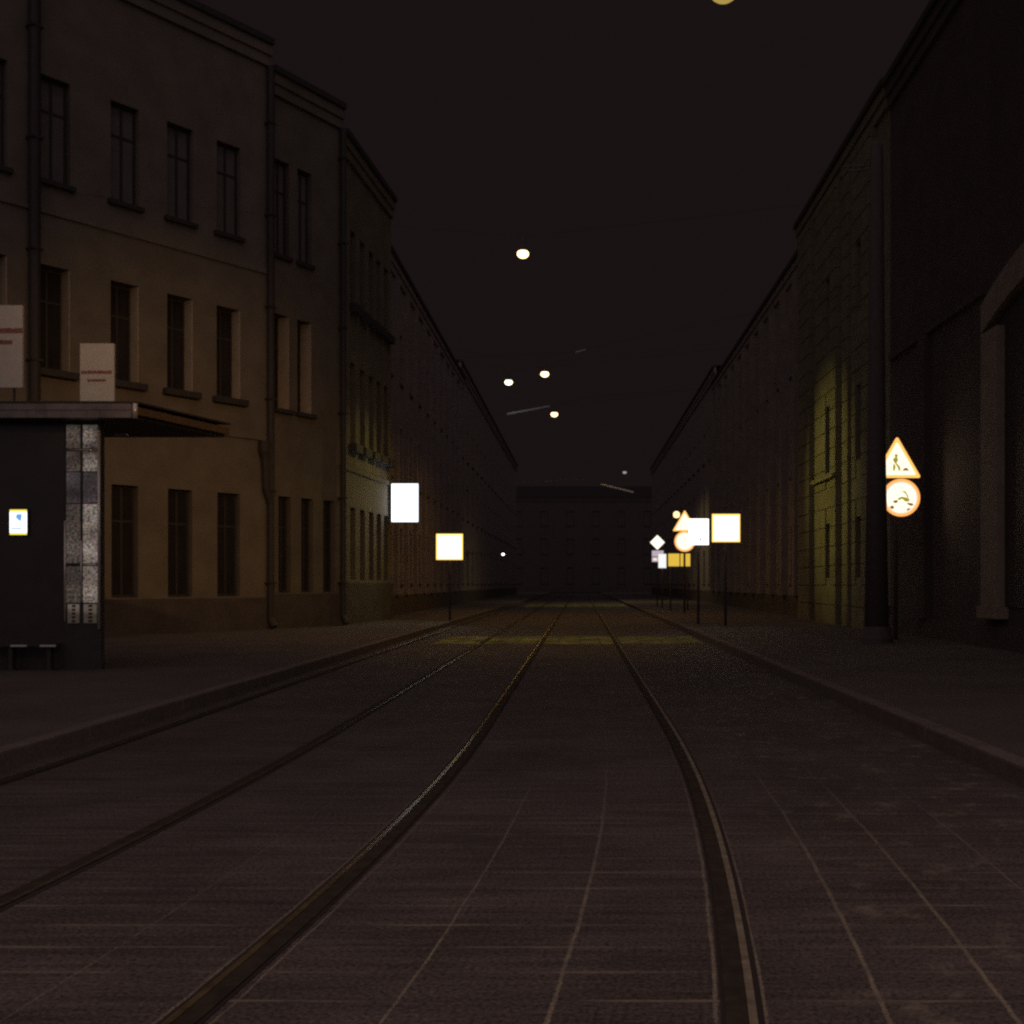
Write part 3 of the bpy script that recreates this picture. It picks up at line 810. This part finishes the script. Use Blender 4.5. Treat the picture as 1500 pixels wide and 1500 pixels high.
hang_lamp(1060,-11.5,13.1,'street lamp cut off by the top edge of the picture', BULB_AMBER, 850, (1,.57,.19), .16, -16, blend=1, size=44, aim=(-9.0,25,3.6))
hang_lamp(766,372,23.0,'bright street lamp highest in the middle of the picture', BULB_WARM, 250, SOD, .12, -10.6, blend=1, size=120, tilt=-14)
hang_lamp(798,548,36.5,'orange street lamp beside the greenish one', BULB_WARM, 260, SOD, .135, -6.6)
hang_lamp(812,607,45.0,'lowest of the orange street lamps, below a pale rod', BULB_WARM, 250, SOD, .14, -6.6)
green = hang_lamp(745,560,33.0,'small greenish street lamp left of the orange one', BULB_GREEN, 1350, (1,.88,.22), .115, -5.9, blend=1, size=44, aim=(6.8,30.9,4.1))
gl = bpy.data.lights.new('lamp_light','SPOT'); gl.energy = 170; gl.color = (1,.9,.25); gl.spot_size = math.radians(75); gl.spot_blend = .8; gl.shadow_soft_size = .12
glo = bpy.data.objects.new('lamp_light', gl); COL.objects.link(glo); glo.parent = green; glo.location = (0,0,-.12)
glo.rotation_euler = (Vector((-6.1,31,2.6))-P(745,560,33)).to_track_quat('-Z','Y').to_euler()
hang_lamp(915,692,68.0,'dim distant street lamp low over the right of the road', BULB_DIM, 420, (1,.8,.35), .12, -6.8, 7.4)
viewer = hang_lamp(1130,-5000,2.0,'street lamp directly above the viewer', BULB_WARM, 430, (1,.77,.58), .16, -30, 7.2)  # out of view, added to brighten the near ground

vl = bpy.data.lights.new('lamp_light','SPOT'); vl.energy = 2000; vl.color = (1,.57,.2); vl.spot_size = math.radians(30); vl.spot_blend = 1; vl.shadow_soft_size = .12  # second added spot, aimed to brighten the ochre house and its reveals
vlo = bpy.data.objects.new('lamp_light', vl); COL.objects.link(vlo); vlo.parent = viewer; vlo.location = (0,0,-.14)
vlo.rotation_euler = (Vector((-8.5,25.2,3.6))-Vector(viewer.location)).to_track_quat('-Z','Y').to_euler()
span([(-5.9,34.1,6.05), P(743,607,34), P(805,595,34), P(860,581,34), (7.05,33.9,7.3)], 'span wire with a long pale rod below the greenish lamp', (P(743,607,34), P(805,595,34), [.04,.016]))
span([(-6.6,45.2,5.0), P(850,702,45), P(930,722,45), (7.4,44.8,4.4)], 'span wire with a pale rod that slopes to the right', (P(880,709.5,45), P(928,721.5,45), [.026,.04]))
for y, z0 in ((29.9,7.6),):
    span([(-6.2,y,z0-.5),(P(845,516,30).x,30,P(845,516,30).z),(P(884,505,30).x,30,P(884,505,30).z),(7.0,30,8.9)], 'upper span wire with a short pale rod', (P(843,516,30), P(858,512,30), [.012,.012]))
# small white lamp far down the street
q = P(737,812,61)
FL = thing('wall_lamp', 'tiny white lamp on the dark houses far down the left side', 'lamp', (-6.36,61,q.z))
m = MB(); m.tube([(0,0,.05),(2.1,0,.05),(2.18,0,.0)], .02, 8); m.build('arm', POLE, FL)
m = MB(); m.lathe((q.x+6.36,0,-.06), [(.02,0),(.07,.03),(.07,.09),(.03,.12)], 14); m.build('bulb', BULB_WHITE, FL, smooth=True)

# ------------------------------------------------------------------ night sky, ambient, camera
W = bpy.data.worlds.new('World'); S.world = W; W.use_nodes = True
bg = W.node_tree.nodes['Background']
bg.inputs[0].default_value = (.0100,.0063,.0069,1); bg.inputs[1].default_value = 1.0
sun = bpy.data.lights.new('night_sky_glow','SUN'); sun.energy = .30; sun.angle = math.radians(120); sun.color = (1,.82,.88)  # added soft fill from behind the camera, lifts the dark surfaces
so = bpy.data.objects.new('night_sky_glow', sun); COL.objects.link(so); so.rotation_euler = (math.radians(42),0,0); so.location = (0,0,40)

cam = bpy.data.cameras.new('camera'); co = bpy.data.objects.new('camera', cam); COL.objects.link(co)
co.location = (0,0,H_EYE); co.rotation_euler = (PI/2,0,0)
cam.sensor_fit = 'HORIZONTAL'; cam.sensor_width = 36; cam.lens = 36*1650/1500
cam.shift_x = -100/1500; cam.shift_y = 105/1500
cam.clip_end = 1000; cam.clip_start = .05
S.camera = co
S.view_settings.view_transform = 'Standard'; S.view_settings.look = 'None'
S.view_settings.exposure = 0; S.view_settings.gamma = 1
S.render.engine = 'CYCLES'
S.cycles.filter_width = 2.4
S.cycles.use_denoising = False
S.cycles.sample_clamp_indirect = .08
S.cycles.sample_clamp_direct = 4
S.cycles.max_bounces = 4
